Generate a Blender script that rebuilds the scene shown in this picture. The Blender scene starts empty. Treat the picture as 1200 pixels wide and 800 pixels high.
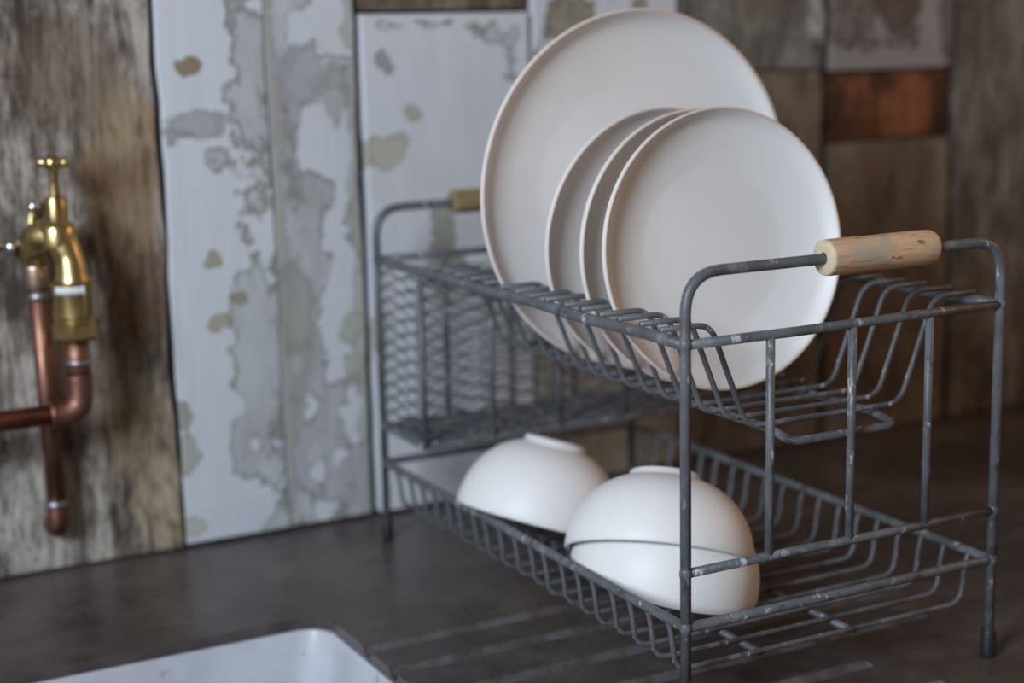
import bpy, bmesh, math, random
from mathutils import Vector, Matrix, Quaternion
random.seed(7)
S = bpy.context.scene
C = S.collection

# ------------------------------------------------------------------ camera
def setup_camera():
    yaw, pitch, roll, fpx = 0.48466, 0.1883, -0.0223, 1873.6
    f = Vector((math.sin(yaw)*math.cos(pitch), math.cos(yaw)*math.cos(pitch), -math.sin(pitch)))
    r = Vector((math.cos(yaw), -math.sin(yaw), 0)); u = r.cross(f)
    r2 = r*math.cos(roll) + u*math.sin(roll); u2 = -r*math.sin(roll) + u*math.cos(roll)
    cd = bpy.data.cameras.new('camera'); co = bpy.data.objects.new('camera', cd); C.objects.link(co)
    M = Matrix((r2, u2, -f)).transposed().to_4x4(); M.translation = Vector((-0.54225, -0.80188, 0.44307))
    co.matrix_world = M
    cd.sensor_width = 36; cd.sensor_fit = 'HORIZONTAL'; cd.lens = fpx/1200*36
    cd.clip_start = 0.01; cd.clip_end = 50
    cd.dof.use_dof = True; cd.dof.focus_distance = 1.04; cd.dof.aperture_fstop = 3.0; cd.dof.aperture_blades = 9
    S.camera = co
setup_camera()
# ------------------------------------------------------------------ world and lights
w = bpy.data.worlds.new('world'); S.world = w; w.use_nodes = True
bg = w.node_tree.nodes['Background']; bg.inputs[0].default_value = (1.0, 0.76, 0.58, 1); bg.inputs[1].default_value = 0.17
def area(name, loc, target, sx, sy, energy, col):
    l = bpy.data.lights.new(name, 'AREA'); l.shape = 'RECTANGLE'; l.size = sx; l.size_y = sy
    l.energy = energy; l.color = col
    o = bpy.data.objects.new(name, l); C.objects.link(o); o.location = loc
    o.rotation_euler = (Vector(target)-Vector(loc)).to_track_quat('-Z', 'Y').to_euler()
area('window_daylight', (-1.65, -0.85, 1.00), (-0.05, 0.35, 0.15), 0.55, 0.70, 50, (0.76, 0.88, 1.0))
area('room_lamp', (1.9, -0.35, 0.95), (0.1, 0.2, 0.2), 0.5, 0.5, 5, (1.0, 0.55, 0.28))
S.view_settings.view_transform = 'Standard'; S.view_settings.look = 'None'
S.view_settings.gamma = 1; S.view_settings.use_curve_mapping = False
S.view_settings.exposure = 0.0

# ------------------------------------------------------------------ mesh helpers
def new_obj(name, verts, faces, mat, parent=None, smooth=True, flat_from=None):
    me = bpy.data.meshes.new(name); me.from_pydata([tuple(v) for v in verts], [], faces); me.update()
    for i, p in enumerate(me.polygons): p.use_smooth = smooth and (flat_from is None or i < flat_from)
    if mat: me.materials.append(mat)
    o = bpy.data.objects.new(name, me); C.objects.link(o)
    if parent: o.parent = parent
    return o
def empty(name, loc=(0, 0, 0)):
    o = bpy.data.objects.new(name, None); C.objects.link(o); o.location = loc; o.empty_display_size = .02; return o
def tag(o, label=None, cat=None, group=None, kind=None):
    if label: o['label'] = label
    if cat: o['category'] = cat
    if group: o['group'] = group
    if kind: o['kind'] = kind
    return o
def fillet(pts, rad, n=5, closed=False):
    pts = [Vector(p) for p in pts]; out = []; N = len(pts)
    for i in range(N):
        if not closed and i in (0, N-1): out.append(pts[i]); continue
        a, b, c = pts[i-1], pts[i], pts[(i+1) % N]
        d1 = (a-b); d2 = (c-b); r = min(rad, d1.length*.49, d2.length*.49)
        p1 = b+d1.normalized()*r; p2 = b+d2.normalized()*r
        for k in range(n+1):
            t = k/n; out.append(p1*(1-t)**2 + b*2*t*(1-t) + p2*t*t)
    return out
def tube_data(pts, rad, seg=10, closed=False, cap=True):
    pts = [Vector(p) for p in pts]; N = len(pts)
    R = rad if isinstance(rad, (list, tuple)) else [rad]*N
    verts, faces = [], []; nrm = None
    for i in range(N):
        a = pts[i-1] if (i > 0 or closed) else pts[i]; b = pts[(i+1) % N] if (i < N-1 or closed) else pts[i]
        t = (b-a).normalized()
        if nrm is None:
            ref = Vector((0, 0, 1)) if abs(t.z) < .9 else Vector((1, 0, 0)); nrm = (ref - t*ref.dot(t)).normalized()
        else: nrm = (nrm - t*nrm.dot(t)).normalized()
        bn = t.cross(nrm)
        for k in range(seg):
            an = 2*math.pi*k/seg; verts.append(pts[i] + (nrm*math.cos(an)+bn*math.sin(an))*R[i])
    for i in range(N if closed else N-1):
        j = (i+1) % N
        for k in range(seg):
            k2 = (k+1) % seg; faces.append((i*seg+k, i*seg+k2, j*seg+k2, j*seg+k))
    nf = len(faces)
    if cap and not closed:
        faces.append(tuple(range(seg-1, -1, -1))); faces.append(tuple((N-1)*seg+k for k in range(seg)))
    return verts, faces, nf
def tube(name, pts, rad, mat, parent=None, seg=10, closed=False, fil=None, n=5):
    if fil: pts = fillet(pts, fil, n, closed)
    v, f, nf = tube_data(pts, rad, seg, closed)
    return new_obj(name, v, f, mat, parent, True, nf)
def multi_tube(name, paths, rad, mat, parent=None, seg=8):
    V, F = [], []
    for pts in paths:
        v, f, nf = tube_data(pts, rad, seg); b = len(V); V += v; F += [tuple(i+b for i in q) for q in f]
    return new_obj(name, V, F, mat, parent)
def lathe_data(prof, seg=48, ax=None):
    V, F = [], []; idx = []
    for r, h in prof:
        if r < 1e-6: idx.append([len(V)]); V.append(Vector((0, 0, h)))
        else:
            idx.append(list(range(len(V), len(V)+seg)))
            for k in range(seg):
                a = 2*math.pi*k/seg; V.append(Vector((r*math.cos(a), r*math.sin(a), h)))
    for a, b in zip(idx, idx[1:]):
        for k in range(seg):
            k2 = (k+1) % seg
            if len(a) == 1 and len(b) == 1: continue
            if len(a) == 1: F.append((a[0], b[k2], b[k]))
            elif len(b) == 1: F.append((a[k], a[k2], b[0]))
            else: F.append((a[k], a[k2], b[k2], b[k]))
    return V, F
def lathe(name, prof, mat, parent=None, seg=48, M=None, smooth=True):
    V, F = lathe_data(prof, seg)
    if M is not None: V = [M @ v for v in V]
    o = new_obj(name, V, F, mat, parent, smooth)
    bm = bmesh.new(); bm.from_mesh(o.data); bmesh.ops.recalc_face_normals(bm, faces=bm.faces); bm.to_mesh(o.data); bm.free()
    return o
def auto_sharp(o, deg=35):
    bm = bmesh.new(); bm.from_mesh(o.data)
    for e in bm.edges:
        if len(e.link_faces) == 2 and e.calc_face_angle(0) > math.radians(deg): e.smooth = False
    bm.to_mesh(o.data); bm.free(); return o
def put(o, loc, zaxis):
    q = Vector((0, 0, 1)).rotation_difference(Vector(zaxis)); o.location = loc
    o.rotation_mode = 'QUATERNION'; o.rotation_quaternion = q; return o

# ------------------------------------------------------------------ material helpers
class G:
    def __init__(s, name):
        s.m = bpy.data.materials.new(name); s.m.use_nodes = True; s.t = s.m.node_tree; s.n = s.t.nodes
        s.b = s.n['Principled BSDF']; s.co = s.n.new('ShaderNodeTexCoord').outputs['Object']
    def link(s, a, b): s.t.links.new(a, b)
    def setin(s, sock, v):
        if hasattr(v, 'is_output'): s.link(v, sock)
        elif isinstance(v, (tuple, list)): sock.default_value = (*v, 1) if len(v) == 3 and sock.type == 'RGBA' else v
        else: sock.default_value = v
    def math(s, op, a, b=0.0, c=None, clamp=False):
        n = s.n.new('ShaderNodeMath'); n.operation = op; n.use_clamp = clamp
        s.setin(n.inputs[0], a); s.setin(n.inputs[1], b)
        if c is not None: s.setin(n.inputs[2], c)
        return n.outputs[0]
    def add(s, a, b): return s.math('ADD', a, b)
    def mul(s, a, b): return s.math('MULTIPLY', a, b)
    def vec(s, sc=(1, 1, 1), off=(0, 0, 0), src=None):
        n = s.n.new('ShaderNodeMapping'); s.link(src or s.co, n.inputs[0]); n.inputs['Scale'].default_value = sc; n.inputs['Location'].default_value = off
        return n.outputs[0]
    def noise(s, scale=5, detail=4, rough=.55, v=None, dist=0):
        n = s.n.new('ShaderNodeTexNoise'); s.link(v or s.co, n.inputs['Vector'])
        n.inputs['Scale'].default_value = scale; n.inputs['Detail'].default_value = detail
        n.inputs['Roughness'].default_value = rough; n.inputs['Distortion'].default_value = dist
        return n.outputs['Fac']
    def voro(s, scale=5, v=None):
        n = s.n.new('ShaderNodeTexVoronoi'); s.link(v or s.co, n.inputs['Vector']); n.inputs['Scale'].default_value = scale
        return n.outputs['Distance']
    def step(s, x, a, b):
        n = s.n.new('ShaderNodeMapRange'); n.interpolation_type = 'SMOOTHSTEP'
        s.setin(n.inputs[0], x); n.inputs[1].default_value = a; n.inputs[2].default_value = b
        return n.outputs[0]
    def lin(s, x, a, b, c=0.0, d=1.0):
        n = s.n.new('ShaderNodeMapRange'); s.setin(n.inputs[0], x)
        for i, q in zip((1, 2, 3, 4), (a, b, c, d)): n.inputs[i].default_value = q
        return n.outputs[0]
    def ramp(s, x, stops):
        n = s.n.new('ShaderNodeValToRGB'); s.setin(n.inputs[0], x); e = n.color_ramp.elements
        while len(e) < len(stops): e.new(.5)
        for q, (pos, c) in zip(e, stops): q.position = pos; q.color = (*c, 1)
        return n.outputs[0]
    def mix(s, f, a, b):
        n = s.n.new('ShaderNodeMix'); n.data_type = 'RGBA'; s.setin(n.inputs[0], f); s.setin(n.inputs[6], a); s.setin(n.inputs[7], b)
        return n.outputs[2]
    def xyz(s):
        n = s.n.new('ShaderNodeSeparateXYZ'); s.link(s.co, n.inputs[0]); return n.outputs
    def warp(s, amt=.012, scale=40, detail=4):
        n = s.n.new('ShaderNodeTexNoise'); s.link(s.co, n.inputs['Vector']); n.inputs['Scale'].default_value = scale; n.inputs['Detail'].default_value = detail
        n.inputs['Roughness'].default_value = .6
        a = s.n.new('ShaderNodeVectorMath'); a.operation = 'SUBTRACT'; s.link(n.outputs['Color'], a.inputs[0]); a.inputs[1].default_value = (.5, .5, .5)
        b = s.n.new('ShaderNodeVectorMath'); b.operation = 'SCALE'; s.link(a.outputs[0], b.inputs[0]); b.inputs['Scale'].default_value = amt*2
        c = s.n.new('ShaderNodeVectorMath'); c.operation = 'ADD'; s.link(s.co, c.inputs[0]); s.link(b.outputs[0], c.inputs[1])
        q = s.n.new('ShaderNodeSeparateXYZ'); s.link(c.outputs[0], q.inputs[0]); s.wx = q.outputs
    def blob(s, cx, cz, rx, rz, wob=None):
        X = getattr(s, 'wx', None) or s.xyz()
        a = s.mul(s.math('SUBTRACT', X[0], cx), 1/rx); b = s.mul(s.math('SUBTRACT', X[2], cz), 1/rz)
        d = s.math('SQRT', s.add(s.mul(a, a), s.mul(b, b)))
        if wob is not None: d = s.add(d, wob)
        return s.lin(d, 0, 1, 1, 0)
    def bump(s, h, strength=.3, dist=.002):
        n = s.n.new('ShaderNodeBump'); s.link(h, n.inputs['Height']); n.inputs['Strength'].default_value = strength; n.inputs['Distance'].default_value = dist
        s.link(n.outputs[0], s.b.inputs['Normal'])
    def out(s, col=None, rough=None, metal=None, spec=None):
        for k, v in (('Base Color', col), ('Roughness', rough), ('Metallic', metal), ('Specular IOR Level', spec)):
            if v is not None: s.setin(s.b.inputs[k], v)
        return s.m

def m_wire():
    g = G('grey_wire_enamel')
    n1 = g.noise(35, 4); col = g.ramp(n1, [(.3, (.070, .072, .079)), (.55, (.110, .114, .124)), (.75, (.15, .153, .163))])
    chip = g.step(g.noise(130, 4, .65, g.vec((1, 1, .4))), .60, .68); col = g.mix(g.mul(chip, .8), col, (.46, .46, .49))
    wear = g.step(g.noise(45, 5, .7, g.vec((1, 1, .5), (1, 4, 2))), .54, .66); col = g.mix(g.mul(wear, .5), col, (.26, .265, .285))
    rust = g.step(g.noise(55, 4, .6, g.vec((1, 1, .6), (3, 1, 7))), .60, .68); col = g.mix(g.mul(rust, .75), col, (.055, .042, .050))
    g.bump(g.noise(220, 3), .35, .0012)
    return g.out(col, g.lin(n1, .3, .7, .36, .52), None, .45)
def m_ceramic(rim=False):
    g = G('white_glazed_ceramic')
    n = g.noise(9, 3); col = g.ramp(n, [(.3, (.72, .70, .695)), (.7, (.78, .762, .757))])
    g.bump(g.noise(14, 2), .05, .002)
    if rim:
        z = g.xyz()[2]; col = g.mix(g.mul(g.step(z, -.0022, -.0004), .75), col, (.56, .43, .35))
    return g.out(col, .48, None, .4)
def wood(name, dark, mid, light, scale=1.0, seed=0.0, patch=None, grain=1.0, horiz=False, blobs=()):
    g = G(name); g.warp(.02, 30, 4)
    a = g.noise(5*scale, 6, .65, g.vec((9, 9, .9), (seed, seed*.7, seed*1.3)), .7)
    b = g.noise(9*scale, 6, .8, g.vec((22, 22, 2.6), (seed*2, 3, seed)), .6)
    big = g.noise(15, 4, .55, g.vec((1, 1, .6), (seed, 0, seed)), .6); pit = g.noise(70, 5, .7, g.vec((1.6, 1, .7), (seed, 5, 0)), .5)
    h = lambda q, k: g.mul(g.math('SUBTRACT', q, .5), k)
    x = g.add(g.add(h(a, .75*grain), h(b, .85*grain)), g.add(h(big, .75), g.add(h(pit, .55), .5)))
    col = g.ramp(x, [(.35, dark), (.5, mid), (.66, light)])
    for (cx, cz, rx, rz, c, am) in blobs:
        k = g.mul(g.step(g.blob(cx, cz, rx, rz), .02, .45), am)
        col = g.mix(g.mul(k, g.lin(g.add(h(b, 1.0), pit), .3, .62, .25, 1.0)), col, c)
    if patch is not None:
        k = g.step(g.noise(18, 5, .6, g.vec((1, 1, .6), (seed+5, 2, 9)), .5), .50, .62); col = g.mix(g.mul(k, .7), col, patch)
    g.bump(g.add(g.add(a, b), g.mul(pit, .5)), .8*grain, .004)
    return g.out(col, .75, None, .22)
WHITE = (.56, .585, .63)
def paint(name, seed, bias, blobs=(), spots=(), under=((.45, .485, .475), (.40, .40, .435), (.335, .335, .31)), wood_c=(.17, .15, .12), top=WHITE, xgrad=None, zgrad=None, chips=.69):
    """peeling paint: field m > .5 means the white top coat has gone"""
    g = G(name); g.warp(.016, 45, 4); X = g.wx
    n = g.noise(17, 5, .6, g.vec((1, 1, .75), (seed, 0, seed*1.7)), .35)
    fine = g.noise(60, 4, .65, g.vec((1, 1, .8), (0, seed, 0)))
    m = g.add(g.add(g.mul(g.math('SUBTRACT', n, .5), 1.25), g.mul(g.math('SUBTRACT', fine, .5), .65)), bias)
    if xgrad: m = g.add(m, g.lin(X[0], *xgrad))
    if zgrad: m = g.add(m, g.lin(X[2], *zgrad))
    for (cx, cz, rx, rz, am) in blobs: m = g.add(m, g.mul(g.blob(cx, cz, rx, rz), am))
    st = g.noise(25, 5, .7, g.vec((4, 4, .35), (seed, 4, 2)))
    white = g.mix(g.add(g.mul(st, .6), g.mul(g.noise(12, 4, .6, g.vec((1, 1, .6), (seed, 1, 2))), .4)), tuple(c*.76 for c in top), tuple(min(1, c*1.18) for c in top))
    u = g.noise(11, 4, .6, g.vec((1, 1, .55), (seed*3, 0, 1)), .5); u2 = g.noise(38, 5, .7, g.vec((1.3, 1, .5), (seed, 6, 1)), .4)
    uc = g.ramp(g.add(g.mul(u, .62), g.mul(u2, .38)), [(.37, under[2]), (.47, under[1]), (.57, under[0])])
    gone = g.step(m, .48, .52); edge = g.mul(g.step(m, .43, .50), g.math('SUBTRACT', 1.0, g.step(m, .52, .62)))
    col = g.mix(gone, white, uc); col = g.mix(g.mul(edge, .8), col, tuple(c*.62 for c in under[2]))
    k = g.step(g.noise(50, 4, .6, g.vec((1, 1, .8), (9, seed, 4))), chips, chips+.05); col = g.mix(g.mul(k, .7), col, wood_c)
    for (cx, cz, rx, rz, c, am) in spots:
        b = g.blob(cx, cz, rx, rz); col = g.mix(g.mul(g.step(b, .0, .22), am), col, c)
        col = g.mix(g.mul(g.mul(g.step(b, .0, .12), g.math('SUBTRACT', 1.0, g.step(b, .2, .4))), am*.5), col, tuple(q*.7 for q in c))
    h = g.add(g.mul(gone, -1.0), g.mul(st, .6))
    g.bump(h, .5, .0012)
    return g.out(col, .55, None, .35)
def metal(name, c1, c2, tarn, r1, r2):
    g = G(name); n = g.noise(60, 4); col = g.mix(n, c1, c2)
    t = g.step(g.noise(40, 5, .6, g.vec((1, 1, .6), (2, 5, 1))), .52, .7); col = g.mix(g.mul(t, .7), col, tarn)
    g.bump(g.noise(160, 2), .08, .001)
    return g.out(col, g.lin(g.noise(50, 3), .3, .7, r1, r2), 1.0)
def m_counter():
    g = G('dark_polished_concrete')
    a = g.noise(4.5, 5, .6, None, .4); b = g.noise(30, 5, .65)
    x = g.add(g.mul(a, .65), g.mul(b, .35))
    col = g.ramp(x, [(.36, (.037, .030, .029)), (.5, (.075, .061, .056)), (.64, (.128, .104, .090))])
    XX = g.xyz(); zz = XX[2]; gr = g.mul(g.step(zz, -.0002, -.0012), g.math('SUBTRACT', 1.0, g.step(zz, -.0048, -.0062))); col = g.mix(g.mul(g.mul(gr, g.step(XX[0], -.1185, -.116)), g.lin(b, .42, .6, .1, .85)), col, (.118, .118, .125))  # drainer grooves tinted paler: worn surface, with window highlights painted into the colour
    sp = g.step(g.noise(140, 3), .68, .74); col = g.mix(g.mul(sp, .35), col, (.17, .165, .16))
    g.bump(g.add(g.noise(18, 4), g.mul(g.noise(120, 3), .3)), .12, .002)
    return g.out(col, g.lin(b, .3, .7, .22, .40), None, .5)
def m_sink():
    g = G('worn_white_sink_enamel'); n = g.noise(11, 5, .6)
    col = g.ramp(n, [(.3, (.34, .35, .39)), (.6, (.47, .485, .525))])
    k = g.step(g.noise(70, 3), .66, .72); col = g.mix(g.mul(k, .5), col, (.2, .2, .22))
    return g.out(col, .3)
def plain(name, c, rough, metalv=0.0, var=.15, sc=60):
    g = G(name); n = g.noise(sc, 4)
    return g.out(g.mix(n, tuple(x*(1-var) for x in c), tuple(x*(1+var) for x in c)), rough, metalv)
def m_grip(name, top, low, grey=.0, end=None):
    g = G(name)
    a = g.noise(12, 5, .65, g.vec((1.2, 9, 9)), .4); b = g.noise(30, 4, .6, g.vec((1, 7, 7)))
    col = g.ramp(g.add(g.mul(a, .6), g.mul(b, .4)), [(.34, low), (.48, top), (.68, tuple(min(1, c*1.3) for c in top))])
    k = g.step(g.noise(75, 3, .5, g.vec((.6, 1.5, 1.5), (4, 1, 0))), .64, .69); col = g.mix(g.mul(k, .75), col, (.10, .06, .035))
    gk = g.step(g.noise(26, 5, .65, g.vec((.8, 1.2, 1.2), (7, 2, 3)), .5), .50, .60); col = g.mix(g.mul(gk, grey), col, (.40, .355, .285))
    vn = g.step(g.noise(60, 5, .7, g.vec((.5, 3, 3), (2, 8, 3)), 1.2), .58, .64); col = g.mix(g.mul(vn, .55), col, (.20, .125, .075))
    if end is not None: col = g.mix(g.mul(g.math('SUBTRACT', 1.0, g.step(g.xyz()[0], end, end+.0012)), g.lin(b, .3, .6, .5, .9)), col, (.60, .53, .38))
    g.bump(g.add(a, b), .35, .0012)
    return g.out(col, .6, None, .3)

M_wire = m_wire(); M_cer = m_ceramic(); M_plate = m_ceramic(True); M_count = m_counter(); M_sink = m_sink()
M_brass = metal('tarnished_brass', (.44, .33, .14), (.58, .46, .22), (.20, .155, .07), .20, .42)
M_copper = metal('aged_copper', (.23, .115, .082), (.31, .155, .112), (.13, .066, .054), .40, .56)
M_chrome = plain('bright_chrome', (.70, .74, .82), .16, 1.0, .05)
M_solder = plain('dull_solder', (.36, .35, .38), .45, 1.0)
M_tape = plain('white_thread_tape', (.66, .66, .68), .7, 0, .2, 300)
M_rubber = plain('black_rubber', (.016, .016, .018), .5)
M_grip = m_grip('pale_worn_wood', (.56, .36, .22), (.38, .25, .155), .8, .1068)
M_grip2 = m_grip('olive_brown_wood', (.24, .175, .085), (.13, .09, .04))
M_dark = plain('dark_gap_timber', (.018, .015, .013), .9)

# ------------------------------------------------------------------ setting: plank wall
D = 0.5482
def box_data(x0, x1, y0, y1, z0, z1):
    v = [(x, y, z) for z in (z0, z1) for y in (y0, y1) for x in (x0, x1)]
    return v, [(0, 2, 3, 1), (4, 5, 7, 6), (0, 1, 5, 4), (2, 6, 7, 3), (0, 4, 6, 2), (1, 3, 7, 5)]
v, f = box_data(-1.4, 2.0, D+.022, D+.06, -.06, 1.1)
wall = tag(new_obj('wall_back', v, f, M_dark, None, False), 'back wall of salvaged upright timber boards behind the counter', 'wall', kind='structure')
def plank(x0, x1, z0, z1, mat, yoff=0.0, seed=0, jit=.0012, lean=0.0):
    """board with slightly ragged long edges, arrised front and real thickness"""
    rnd = random.Random(seed); n = max(3, int((z1-z0)/.03)); V = []; F = []
    y = D+yoff; ar = .0013
    def wob(i, s): return jit*(math.sin(i*.7+s*2.1+seed)*.6 + rnd.uniform(-.6, .6))
    for i in range(n+1):
        z = z0+(z1-z0)*i/n; l = x0+wob(i, 0)+lean*(z-z0); r = x1+wob(i, 1)+lean*(z-z0); e = ar if i in (0, n) else 0
        V += [(l, D+.024, z), (l, y+ar+e*.4, z), (l+ar, y+e, z), ((l+r)/2, y+e, z), (r-ar, y+e, z), (r, y+ar+e*.4, z), (r, D+.024, z)]
    for i in range(n):
        for k in range(6):
            a = i*7+k; F.append((a, a+1, a+8, a+7))
    F.append(tuple(range(6, -1, -1))); F.append(tuple(n*7+k for k in range(7)))
    o = new_obj('plank', V, F, mat, wall, False)
    return o
T = 1.06
wA = wood('grey_weathered_oak', (.066, .052, .042), (.225, .19, .16), (.50, .46, .42), 1, 1.0,
          blobs=[(-.200, .335, .045, .09, (.27, .17, .085), .9), (-.195, .375, .030, .035, (.40, .30, .19), .75), (-.185, .045, .028, .055, (.56, .45, .31), .85), (-.20, .11, .05, .06, (.38, .29, .19), .7),
                 (-.29, .05, .06, .07, (.56, .53, .47), .8), (-.19, .23, .04, .06, (.20, .125, .075), .8), (-.22, .16, .05, .05, (.17, .12, .08), .6), (-.24, .42, .06, .06, (.20, .15, .10), .7)])
wA2 = wood('grey_brown_plank', (.06, .05, .04), (.17, .145, .125), (.32, .29, .26), 1, 4.0)
B1 = paint('flaking_white_paint', 2.3, .02, xgrad=(-.130, -.102, -.42, .50),
           blobs=[(-.085, .43, .035, .09, .30), (-.10, .20, .03, .09, .50), (-.116, .09, .032, .07, .62), (-.120, .345, .018, .022, .75), (-.125, .325, .018, .02, .5), (-.098, .085, .010, .018, -.7), (-.112, .125, .010, .014, -.9), (-.10, .03, .022, .035, -.9), (-.13, .28, .012, .02, .3), (-.108, .255, .025, .03, -.55)],
           spots=[(-.1375, .424, .013, .009, (.22, .15, .08), .9), (-.135, .376, .030, .015, (.32, .325, .32), .85), (-.153, .366, .02, .007, (.26, .26, .25), .8), (-.105, .22, .009, .008, (.24, .22, .16), .8),
                  (-.125, .257, .007, .007, (.28, .26, .18), .85), (-.122, .20, .013, .008, (.32, .29, .19), .85), (-.160, .12, .008, .014, (.26, .25, .22), .85), (-.158, .085, .008, .024, (.34, .32, .27), .8), (-.155, .02, .012, .012, (.40, .37, .28), .7)])
C1 = paint('worn_grey_white_paint', 5.1, .66, under=((.46, .495, .485), (.385, .38, .42), (.31, .31, .28)),
           blobs=[(-.004, .462, .038, .036, -1.15), (-.038, .455, .012, .022, -.7), (-.014, .358, .030, .042, -1.1), (.002, .335, .014, .05, -.6), (-.002, .195, .032, .075, -1.3), (-.012, .275, .020, .03, -.55), (-.035, .052, .012, .012, -.8), (-.012, .062, .009, .014, -.9), (.002, .10, .022, .035, -.9), (-.028, .015, .014, .014, -.7), (-.04, .115, .008, .02, -.6), (-.02, .14, .01, .02, -.5)],
           spots=[(-.0625, .25, .009, .32, (.33, .325, .295), .8), (.0125, .25, .007, .45, (.34, .335, .30), .7), (-.05, .205, .020, .05, (.30, .295, .26), .75), (-.035, .415, .025, .03, (.36, .35, .385), .7), (-.005, .395, .012, .03, (.31, .31, .30), .7), (.003, .185, .012, .016, (.36, .355, .30), .8), (.006, .145, .012, .018, (.37, .365, .31), .8)])
D1 = paint('chalky_white_paint', 8.4, .12, chips=.71,
           blobs=[(.095, .455, .06, .010, .55), (.155, .445, .040, .014, .6), (.175, .42, .014, .035, .65), (.045, .457, .018, .010, .55), (.11, .40, .06, .03, .18), (.14, .31, .05, .04, .18)],
           spots=[(.041, .342, .024, .020, (.40, .385, .325), .9), (.0445, .421, .010, .011, (.24, .25, .25), .85), (.0696, .376, .010, .010, (.36, .34, .25), .85), (.098, .262, .014, .034, (.27, .265, .24), .85), (.10, .232, .024, .022, (.30, .28, .24), .75), (.07, .31, .05, .03, (.50, .49, .45), .15), (.03, .17, .01, .03, (.34, .32, .27), .7)])
E1 = paint('patchy_white_paint', 11.7, .30, zgrad=(.30, .40, .45, .0), under=((.36, .34, .275), (.29, .27, .215), (.22, .20, .155)), blobs=[(.245, .45, .03, .05, .5), (.32, .47, .02, .02, .5), (.13, .05, .02, .03, -.4)])
wF = wood('dull_grey_board', (.075, .066, .056), (.150, .138, .120), (.27, .255, .23), 1, 7.3, grain=.5, patch=(.135, .10, .076), blobs=[(.54, .455, .014, .03, (.50, .50, .50), .9), (.44, .47, .06, .05, (.24, .25, .215), .7)])
wF2 = wood('tan_brown_board', (.085, .062, .045), (.155, .118, .086), (.23, .185, .14), 1, 9.1, grain=.45)
G1 = paint('dirty_cream_paint', 14.2, .50, top=(.25, .24, .23), under=((.20, .18, .165), (.16, .14, .13), (.115, .095, .088)), blobs=[(.64, .41, .09, .015, -.6), (.70, .45, .03, .04, -.5)], spots=[(.645, .47, .035, .032, (.085, .06, .055), .9), (.716, .45, .012, .05, (.07, .05, .05), .7)])
wR = wood('rust_red_board', (.050, .022, .013), (.165, .064, .028), (.26, .105, .045), .8, 12.5, grain=.6,
          blobs=[(.557, .362, .034, .06, (.022, .013, .010), 1), (.722, .362, .044, .07, (.027, .015, .010), 1), (.63, .385, .02, .02, (.035, .015, .010), .9), (.60, .34, .02, .02, (.06, .02, .012), .7), (.675, .36, .03, .05, (.30, .115, .045), .6)])
wG = wood('brown_worn_board', (.085, .064, .048), (.150, .116, .088), (.215, .178, .140), 1, 15.5, grain=.4, patch=(.155, .095, .062))
wH = wood('grey_brown_upright', (.072, .060, .050), (.150, .130, .108), (.28, .255, .22), 1, 18.0, grain=.7, patch=(.12, .095, .075))
plank(-1.38, -1.10, .002, T, wA2, .001, 1); plank(-1.095, -.86, .002, T, wF, 0, 2); plank(-.855, -.63, .002, T, wA2, .002, 3)
plank(-.626, -.405, .002, T, wF, .001, 4)
plank(-.401, -.1685, .003, T, wA, -.002, 5, .0022)
plank(-.1635, -.0675, .004, T, B1, .000, 6, .0016)
plank(-.0665, .0165, .004, T, C1, .0012, 7, .0010)
plank(.0235, .1925, .004, .4655, D1, -.001, 8, .0012); plank(.0225, .193, .469, T, wF2, .003, 9)
plank(.1985, .3625, .004, T, E1, .001, 10)
plank(.3665, .5455, .404, T, wF, -.001, 11); plank(.3665, .5455, .003, .4015, wF2, .001, 12)
plank(.5550, .7255, .4005, T, G1, -.001, 13); plank(.5535, .7265, .3265, .3975, wR, .006, 14); plank(.5555, .7245, .003, .3235, wG, 0, 15)
plank(.7335, .935, .003, T, wH, .000, 16)
plank(.939, 1.15, .003, T, wG, .001, 17); plank(1.154, 1.40, .003, T, wF, .0, 18); plank(1.404, 1.66, .003, T, wH, .001, 19); plank(1.664, 1.98, .003, T, wF2, .001, 20)

# ------------------------------------------------------------------ countertop with sink cut-out and drainer grooves
def boolean_cut(o, cutters):
    for c in cutters:
        md = o.modifiers.new('cut', 'BOOLEAN'); md.operation = 'DIFFERENCE'; md.solver = 'EXACT'; md.object = c
    bpy.context.view_layer.update()
    dg = bpy.context.evaluated_depsgraph_get(); me = bpy.data.meshes.new_from_object(o.evaluated_get(dg))
    o.modifiers.clear(); o.data = me
    for c in cutters:
        m_ = c.data; bpy.data.objects.remove(c); bpy.data.meshes.remove(m_)
def rrect(x0, x1, y0, y1, r, n=8):
    out = []
    for cx, cy, a0 in ((x1-r, y1-r, 0), (x0+r, y1-r, 90), (x0+r, y0+r, 180), (x1-r, y0+r, 270)):
        for k in range(n+1):
            a = math.radians(a0+90*k/n); out.append((cx+r*math.cos(a), cy+r*math.sin(a)))
    return out
SX0, SX1, SY0, SY1 = -.66, -.1190, -.12, .3290
v, f = box_data(-1.4, 2.0, -.32, D+.012, -.009, 0)
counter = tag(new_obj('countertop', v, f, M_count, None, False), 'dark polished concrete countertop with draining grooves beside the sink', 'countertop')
hole = rrect(SX0, SX1, SY0, SY1, .022)
n = len(hole); rj = random.Random(3)
hole = [(x+rj.uniform(-.0008, .0008), y+rj.uniform(-.0008, .0008)) for x, y in hole]
cut = [new_obj('c', [(x, y, -.05) for x, y in hole]+[(x, y, .02) for x, y in hole],
               [tuple(range(n-1, -1, -1)), tuple(range(n, 2*n))]+[(i, (i+1) % n, n+(i+1) % n, n+i) for i in range(n)], None)]
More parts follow.
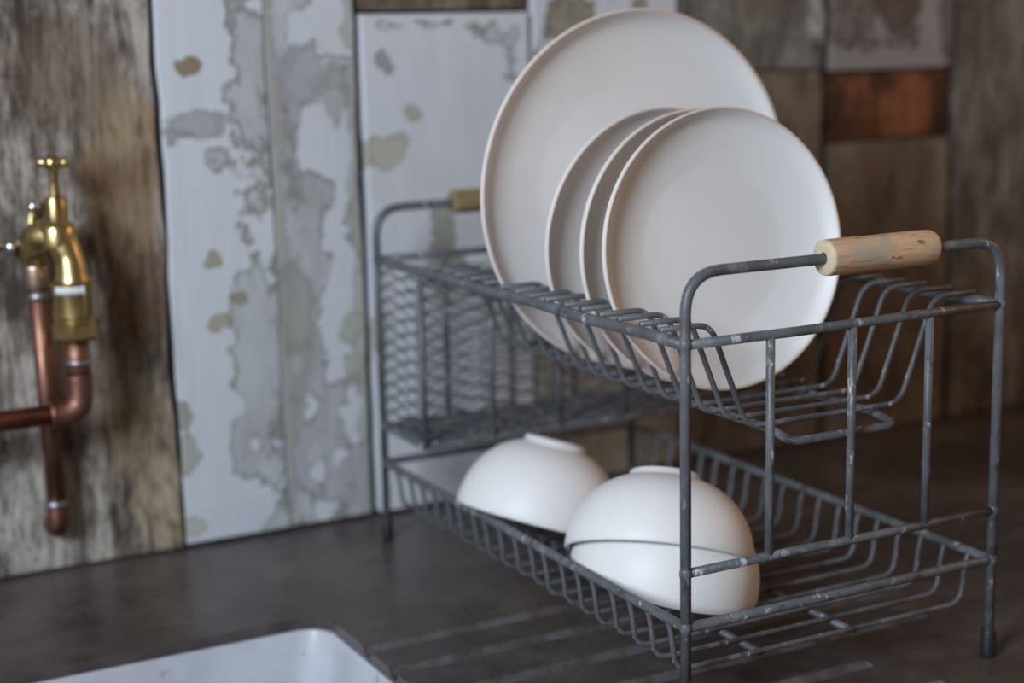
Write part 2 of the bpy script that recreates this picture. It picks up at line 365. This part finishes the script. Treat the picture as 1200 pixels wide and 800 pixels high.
for yg, xe in ((.2425, .30), (.1945, .30), (.1400, .30), (.0865, .28), (.0325, .180), (-.0215, .20), (-.075, .20)):
    R_ = .0085
    a = Vector((-.15, yg, R_-.0068)); b = Vector((xe, yg, R_-.0042))
    pts = [a.lerp(b, t) for t in (0, .25, .5, .75, .97, .985, .995, 1)]; rr = [R_]*5+[R_*.93, R_*.8, R_*.45]
    v, f, _ = tube_data(pts, rr, 28); cut.append(new_obj('c', v, f, None))
boolean_cut(counter, cut)
auto_sharp(counter, 25)
bv = counter.modifiers.new('soft_edges', 'BEVEL'); bv.width = .0016; bv.segments = 2; bv.limit_method = 'ANGLE'; bv.angle_limit = math.radians(38)

# sink: open basin with wall thickness hung below the counter
def basin():
    rings = []
    for (ins, z, r) in ((-.012, -.0092, .03), (.002, -.0092, .024), (.006, -.03, .028), (.012, -.13, .036), (.022, -.168, .05), (.05, -.185, .06), (.20, -.19, .015)):
        rings.append([(x, y, z) for x, y in rrect(SX0+ins, SX1-ins, SY0+ins, SY1-ins, r)])
    outer = [[(x, y, z) for x, y in rrect(SX0-o, SX1+o, SY0-o, SY1+o, .035)] for o, z in ((.012, -.165), (.0, -.21), (-.03, -.22))]
    rings = [outer[2], outer[1], outer[0]] + rings
    V, F = [], []; n = len(rings[0])
    for R_ in rings: V += R_
    for i in range(len(rings)-1):
        for k in range(n): F.append((i*n+k, i*n+(k+1) % n, (i+1)*n+(k+1) % n, (i+1)*n+k))
    F.append(tuple((len(rings)-1)*n+k for k in range(n)))
    F.append(tuple(range(n-1, -1, -1)))
    return V, F
sk = empty('sink', (0, 0, 0)); tag(sk, 'white enamelled sink basin set below the dark countertop', 'sink')
V, F = basin(); bo = new_obj('basin', V, F, M_sink, sk, True); auto_sharp(bo, 40)
bm = bmesh.new(); bm.from_mesh(bo.data); bmesh.ops.recalc_face_normals(bm, faces=bm.faces); bm.to_mesh(bo.data); bm.free()
lathe('drain', [(0, .001), (.012, .001), (.016, .003), (.026, .003), (.029, .0), (.029, -.004)], M_chrome, sk, 32, Matrix.Translation((-.39, .10, -.189)))

# ------------------------------------------------------------------ dish rack
W, L, ZC, Z1, Z2, ZH = .26, .4774, .2549, .1081, .0721, .2994
rack = empty('dish_rack', (W/2, L/2, 0))
tag(rack, 'two-tier grey wire dish rack with wooden handle grips, standing on the counter', 'dish rack')
def at_rack(o):
    o.matrix_parent_inverse = Matrix.Translation((-W/2, -L/2, 0)); return o
def rk(name, *a, **k):
    o = tube(name, *a, parent=rack, **k); return at_rack(o)
def end_frame(y, near):
    o = rk('end_frame', [(0, y, .012), (0, y, ZH), (W, y, ZH), (W, y, .012)], .0036, M_wire, fil=.026, n=8, seg=14)
    def sub(nm, pts, r, seg=12): return tube(nm, pts, r, M_wire, o, seg=seg)
    tube('crossbar', [(0, y, ZC), (W*.33, y+.0004, ZC-.0004), (W*.66, y-.0003, ZC+.0003), (W, y, ZC)], .0033, M_wire, o, 12)
    zb = Z1 if near else .105
    tube('lower_crossbar', [(0, y, zb), (W*.3, y, zb+.0004), (W*.6, y, zb-.0004), (W, y, zb)], .0031, M_wire, o, 12)
    for x in (.0647, .1308, .1967):
        tube('upright_bar', [(x, y, zb), (x+.0003, y, (zb+ZC)/2), (x, y, ZC)], .0029, M_wire, o, 12)
    # weld beads
    for x in (0, W):
        for z in (ZC, zb, Z2):
            lathe('weld', [(0, -.0060), (.0034, -.0044), (.0042, 0), (.0034, .0044), (0, .0060)], M_wire, o, 12, Matrix.Translation((x, y, z)))
        lathe('rubber_foot', [(0, 0), (.0054, .0), (.0060, .002), (.0052, .019), (.0046, .0205), (0, .0205)], M_rubber, o, 20, Matrix.Translation((x, y, .0)))
    # turned wooden grip on the handle
    x0, x1 = (.106, .196) if near else (.074, .166)
    rg = .0118 if near else .0105
    prof = [(.0036, 0), (rg*.88, .0), (rg*.97, .0008), (rg, .003)] + [(rg*(1+.015*math.sin(t*9+1)), .004+(x1-x0-.008)*t) for t in (.15, .3, .45, .6, .75, .9)] + [(rg*.99, x1-x0-.003), (rg*.95, x1-x0-.0008), (rg*.86, x1-x0), (.0036, x1-x0)]
    Mx = Matrix.Translation((x0, y, ZH+.0006)) @ Matrix.Rotation(math.radians(90), 4, 'Y')
    gsp = auto_sharp(lathe('handle_grip', prof, M_grip if near else M_grip2, o, 28, Mx), 60)
    gsp['label'] = 'pale wooden grip' if near else 'brown wooden grip'
    return o
end_frame(0, True); end_frame(L, False)
# side rails of the plate tray
for x in (0, W):
    pts = [(x, y, ZC+.0006*math.sin(y*40+x*9)) for y in [L*k/12 for k in range(13)]]
    rk('side_rail', pts, .0040, M_wire, seg=12)
# plate tray: support loop and cross wires
loop = rk('plate_tray_support', [(.090, .010, .1790), (.178, .010, .1790), (.178, .030, .1832), (.178, .375, .1835), (.090, .375, .1835), (.090, .030, .1832)], .0029, M_wire, closed=True, fil=.010, n=5, seg=10)
PY0, PP, NP = .0265, .0243, 15
base_pts = [(-.001, 0, ZC+.0052), (.037, 0, ZC+.0050), (.066, 0, .1885), (.196, 0, .1885), (.224, 0, ZC+.0050), (W+.001, 0, ZC+.0052)]
wv = fillet(base_pts, .011, 6); wd = tube_data(wv, .0020, 8)
tw = bpy.data.meshes.new('tray_wire'); tw.from_pydata([tuple(q) for q in wd[0]], [], wd[1]); tw.materials.append(M_wire)
for q in tw.polygons: q.use_smooth = True
rw = random.Random(5)
for i in range(NP):
    o = bpy.data.objects.new('plate_wire', tw); C.objects.link(o); o.parent = loop
    o.location = (rw.uniform(-.001, .001), PY0+PP*i+rw.uniform(-.0008, .0008), rw.uniform(-.0005, .0005))
# lower bowl tray: rails, cross wires, runners
FZ = .0345
tray = rk('bowl_tray_rim', [(0, 0, Z2), (W, 0, Z2), (W, L, Z2), (0, L, Z2)], .0033, M_wire, closed=True, fil=.0035, n=2, seg=10)
lw = fillet([(.0, 0, Z2+.001), (.0035, 0, Z2-.010), (.007, 0, FZ), (W-.007, 0, FZ), (W-.0035, 0, Z2-.010), (W, 0, Z2+.001)], .011, 5)
wd = tube_data(lw, .0019, 8); tl = bpy.data.meshes.new('bowl_wire'); tl.from_pydata([tuple(q) for q in wd[0]], [], wd[1]); tl.materials.append(M_wire)
for q in tl.polygons: q.use_smooth = True
for i in range(19):
    o = bpy.data.objects.new('bowl_wire', tl); C.objects.link(o); o.parent = tray
    o.location = (rw.uniform(-.0008, .0008), .0215+.0239*i+rw.uniform(-.0008, .0008), rw.uniform(-.0004, .0004))
for x in (.078, .157):
    tube('runner', [(x, .0245, FZ-.0040), (x, .2, FZ-.0040), (x, .47, FZ-.0042)], .0027, M_wire, tray, 10)

# cutlery basket of expanded metal at the wall end
BY, BZ0, BZ1 = .388, .105, ZC-.006
bas = rk('cutlery_basket_frame', [(0, BY, BZ0), (W, BY, BZ0), (W, L, BZ0), (0, L, BZ0)], .0026, M_wire, closed=True, fil=.004, n=2, seg=10)
tube('basket_top_bar', [(0, BY, BZ1), (W, BY, BZ1)], .0028, M_wire, bas, 10)
for x in (.0, .064, .130, .1965, W):
    tube('basket_upright', [(x, BY, BZ0), (x, BY, BZ1+.002)], .0027 if x in (0, W) else .0024, M_wire, bas, 10)
def expanded(o3, ux, uy, lx, ly, LW=.044, SW=.0125):
    """zig-zag strands of expanded sheet over a lx by ly panel"""
    o3, ux, uy = Vector(o3), Vector(ux), Vector(uy); paths = []; rows = int(ly/(SW/2)); cols = int(lx/(LW/2))
    dx = lx/cols; dy = ly/rows
    for j in range(rows):
        pts = []
        for i in range(cols+1):
            up = (i+j) % 2; y = (j+.06+.88*up)*dy
            for q in (-.22, .22):
                x = min(max((i+q)*dx, 0), lx); pts.append(o3+ux*x+uy*y)
        paths.append(pts)
    return paths
X, Y, Z = (1, 0, 0), (0, 1, 0), (0, 0, 1)
for nm, pth in (('mesh_front', expanded((0, BY+.002, BZ0), X, Z, W, BZ1-BZ0)), ('mesh_back', expanded((0, L-.004, BZ0), X, Z, W, BZ1-BZ0)),
                ('mesh_side', expanded((.001, BY, BZ0), Y, Z, L-BY, BZ1-BZ0)), ('mesh_side', expanded((W-.001, BY, BZ0), Y, Z, L-BY, BZ1-BZ0)),
                ('mesh_floor', expanded((0, BY, BZ0+.003), X, Y, W, L-BY, .026, .0095))):
    o = multi_tube(nm, pth, 0.00066 if nm != 'mesh_floor' else .0013, M_wire, bas, 4); tag(o, kind='stuff')

# ------------------------------------------------------------------ plates
def plate_profile(R):
    d = .0180   # depth of the coupe
    t = .0042
    ins = [(0, -d), (.40*R, -d), (.56*R, -d+.0001), (.61*R, -d+.0006), (.70*R, -d+.0024), (.80*R, -d+.0044), (.88*R, -d+.0076), (.930*R, -d*.46), (.962*R, -d*.20), (.980*R, -.0007), (.988*R, 0)]
    outs = [(.996*R, -.0006), (R, -.0022), (.996*R, -.0045), (.980*R, -d*.40), (.955*R, -d*.66), (.90*R, -d+.0026), (.84*R, -d-.0002), (.78*R, -d-.0024), (.66*R, -d-t), (.56*R, -d-t-.0006), (.555*R, -d-t-.0028), (.53*R, -d-t-.0028), (.525*R, -d-t), (0, -d-t)]
    return ins+outs
plates = [('dinner_plate', .1387, (.1272, .2474, .3238), -.010, -.005, 'large pale ceramic dinner plate standing behind the smaller plates in the rack', None),
          ('side_plate', .0995, (.1135, .1990, .2903), -.020, .020, 'small pale plate standing nearest the large dinner plate in the rack', 's'),
          ('side_plate', .0998, (.1152, .1527, .2900), .050, .030, 'small pale plate tucked in the middle of the three small plates', 's'),
          ('side_plate', .0992, (.1080, .1066, .2940), .100, -.020, 'frontmost small pale plate facing the handle, its whole face showing', 's')]
for nm, R, loc, lean, yaw, lab, gr in plates:
    o = lathe(nm, plate_profile(R), M_plate, None, 96)
    o.location = loc; o.rotation_euler = (math.radians(90)-lean, 0, yaw)
    tag(o, lab, 'plate', 'small plates standing in the rack' if gr else None)

# ------------------------------------------------------------------ bowls, upside down
def bowl_profile(R, H):
    n = 16; outp = []
    for i in range(n):
        a = i/(n-1)*math.pi/2*.78
        outp.append((R*math.cos(a)**.8, .91*H*math.sin(a)/math.sin(math.pi/2*.78)))
    k = .36*R; t = .0036
    foot = [(k*1.06, .925*H), (k*1.04, .985*H), (k*.98, H), (k*.88, H), (k*.82, .985*H), (k*.78, .92*H), (0, .915*H)]
    inn = [(max(r-t, 0), max(h-.002-.0022*h/H, .0)) for r, h in outp]
    lip = [(R-t*.85, -.0004), (R-t*.5, -.0013), (R-t*.15, -.0008)]
    top = [(0, .91*H-.0045), (inn[-1][0]*.6, .91*H-.0045)]
    return top + inn[::-1][:-1] + [(R-t, .001)] + lip + outp + foot
for nm, loc, tx, ty, R, H, lab in (
        ('bowl', (.0565, .2995, .0565), .345, .070, .0672, .0660, 'white ceramic bowl upside down, alone at the wall end of the lower tray'),
        ('bowl', (.0730, .1370, .0520), .230, -.09, .0698, .0640, 'lower bowl of the nested upside-down pair, only its rim band showing'),
        ('bowl', (.0702, .1389, .0690), .320, .335, .0692, .0610, 'upper bowl of the nested upside-down pair, foot ring on top')):
    o = lathe(nm, bowl_profile(R, H), M_cer, None, 80)
    ax = Vector((math.sin(tx), math.sin(ty), 0)); ax.z = math.sqrt(1-ax.length_squared)
    put(o, loc, ax); tag(o, lab, 'bowl', 'white bowls in the lower tray')

# ------------------------------------------------------------------ brass tap and copper pipes
tap = empty('brass_tap', (-.262, .505, .24)); tag(tap, 'tarnished brass bib tap with T-bar handle on the weathered left board', 'tap')
def tp(o): o.matrix_parent_inverse = Matrix.Translation(-tap.location); return o
def smooth_path(ctrl, rad, n=8):
    P, Rr = [], []; N = len(ctrl); c = [Vector(q) for q in ctrl]
    for i in range(N-1):
        p0, p1, p2, p3 = c[max(i-1, 0)], c[i], c[i+1], c[min(i+2, N-1)]
        for k in range(n):
            t = k/n
            P.append(.5*((2*p1)+(p2-p0)*t+(2*p0-5*p1+4*p2-p3)*t*t+(3*p1-p0-3*p2+p3)*t**3)); Rr.append(rad[i]*(1-t)+rad[i+1]*t)
    P.append(c[-1]); Rr.append(rad[-1]); return P, Rr
P, Rr = smooth_path([(-.2805, .526, .266), (-.2815, .524, .281), (-.2785, .514, .2915), (-.2665, .503, .2915), (-.2605, .497, .276), (-.2592, .495, .262), (-.2592, .495, .252)],
                    [.0085, .0125, .0140, .0135, .0115, .0128, .0165])
tp(tube('body', P, Rr, M_brass, tap, 28))
zt = Matrix.Translation
tp(auto_sharp(lathe('bonnet', [(0, .286), (.0135, .286), (.0142, .300), (.0120, .3035), (.0110, .3045), (.0092, .3060), (.0088, .3225), (.0074, .3255), (0, .326)], M_brass, tap, 24, zt((-.2668, .5015, 0))), 40))
st = tp(lathe('stem', [(0, .322), (.0050, .322), (.0042, .327), (.0040, .345), (.0046, .3465), (.0068, .3485), (.0072, .352), (.0066, .3555), (.0040, .3585), (0, .359)], M_brass, tap, 20, zt((-.2668, .5015, 0))))
d = Vector((.72, -.69, 0)); c = Vector((-.2668, .5015, .3525))
hb = tp(tube('handle_bar', [c-d*.0145, c-d*.0138, c-d*.011, c-d*.008, c-d*.005, c+d*.005, c+d*.008, c+d*.011, c+d*.0138, c+d*.0145], [.002, .0038, .0046, .0036, .0032, .0032, .0036, .0046, .0038, .002], M_brass, tap, 16))
ux = zt((-.2592, .495, 0))
un = tp(auto_sharp(lathe('union', [(0, .2575), (.0150, .2575), (.0178, .2560), (.0182, .2520), (.0172, .2480), (.0172, .2290), (.0160, .2270), (.0160, .2240), (.0175, .2235), (0, .2235)], M_brass, tap, 32, ux), 30))
hx = []
hexp = [(0, .2250), (.0170, .2250), (.0205, .2225), (.0205, .2125), (.0170, .2090), (0, .2090)]
tp(lathe('hex_nut', hexp, M_brass, tap, 6, ux @ Matrix.Rotation(math.radians(12), 4, 'Z'), False))
# strip of white thread tape on the upper half of the union
tv, tf = [], []
for k in range(15):
    a = math.radians(-150+75*k/14)
    for r, z in ((.0172, .2545), (.0190, .2545+.0006*math.sin(k*2)), (.0188, .2485+.0008*math.sin(k*3)), (.0170, .2485)):
        tv.append((-.2592+r*math.cos(a), .495+r*math.sin(a), z))
for k in range(14):
    for q in range(4): tf.append((k*4+q, k*4+(q+1) % 4, k*4+4+(q+1) % 4, k*4+4+q))
tf += [(0, 1, 2, 3), (59, 58, 57, 56)]
tp(new_obj('thread_tape', tv, tf, M_tape, tap))
# bracket strip with two domed screws fixing the tap to the board
br = tp(tube('wall_bracket', [(-.3155, .540, .2860), (-.296, .540, .2842), (-.2835, .537, .289), (-.2800, .538, .300), (-.2775, .540, .3165)], .0030, M_brass, tap, 10, fil=.006))
for (x, z) in ((-.2985, .2836), (-.2780, .3155)):
    s = tp(lathe('screw', [(0, .0068), (.0028, .0060), (.0048, .0038), (.0056, .0010), (.0056, -.0035), (0, -.0035)], M_chrome, tap, 20, zt((x, .5345, z)) @ Matrix.Rotation(math.radians(90), 4, 'X')))
# front supply pipe: down from the tap then along to the left
fp = empty('copper_pipe', (-.2592, .495, .2)); tag(fp, 'copper pipe dropping from the tap and turning left at an elbow', 'pipe')
def fpp(o): o.matrix_parent_inverse = Matrix.Translation(-fp.location); return o
fpp(tube('drop_pipe', [(-.2594, .495, .212), (-.2600, .495, .17)], .0100, M_copper, fp, 24))
P, Rr = smooth_path([(-.2598, .495, .180), (-.2600, .495, .166), (-.2625, .495, .1545), (-.272, .495, .1495), (-.284, .495, .1492)], [.0108, .0110, .0112, .0105, .0100])
fpp(tube('elbow', P, Rr, M_copper, fp, 24))
fpp(tube('run_pipe', [(-.280, .495, .1493), (-.5, .495, .1490), (-.80, .495, .149)], .0086, M_copper, fp, 24))
def ring(x, y, z, r, axis, par, fn, m=M_solder, h=.0022):
    Mx = zt((x, y, z)) @ (Matrix.Rotation(math.radians(90), 4, 'Y') if axis == 'x' else Matrix())
    fn(lathe('solder_ring', [(r-.002, -h), (r+.0001, -h), (r+.0007, 0), (r+.0001, h), (r-.002, h)], m, par, 28, Mx))
ring(-.2596, .495, .1905, .0101, 'z', fp, fpp); ring(-.283, .495, .1493, .0101, 'x', fp, fpp, M_copper)
# rear pipe: from the tap down the board, turning into the wall
rp = empty('copper_pipe', (-.279, .530, .05)); tag(rp, 'straight upright copper pipe behind, running from the tap down the board', 'pipe')
def rpp(o): o.matrix_parent_inverse = Matrix.Translation(-rp.location); return o
rpp(tube('upright_pipe', [(-.2812, .5265, .262), (-.2800, .527, .16), (-.2790, .5275, .062)], .0080, M_copper, rp, 24))
P, Rr = smooth_path([(-.279, .5275, .066), (-.279, .5275, .054), (-.279, .531, .045), (-.279, .5415, .0425), (-.279, .549, .0425)], [.0088, .0092, .0094, .0092, .0092])
rpp(tube('wall_elbow', P, Rr, M_copper, rp, 24))
rpp(lathe('tail_coupling', [(0, .270), (.0095, .270), (.0100, .266), (.0098, .252), (.0088, .249), (0, .249)], plain('pale_coupling', (.55, .42, .33), .4, 1.0), rp, 24, zt((-.2812, .5265, 0))))
ring(-.2810, .5265, .2425, .0081, 'z', rp, rpp, M_solder, .0035); ring(-.2791, .5275, .0655, .0088, 'z', rp, rpp, M_solder, .003)
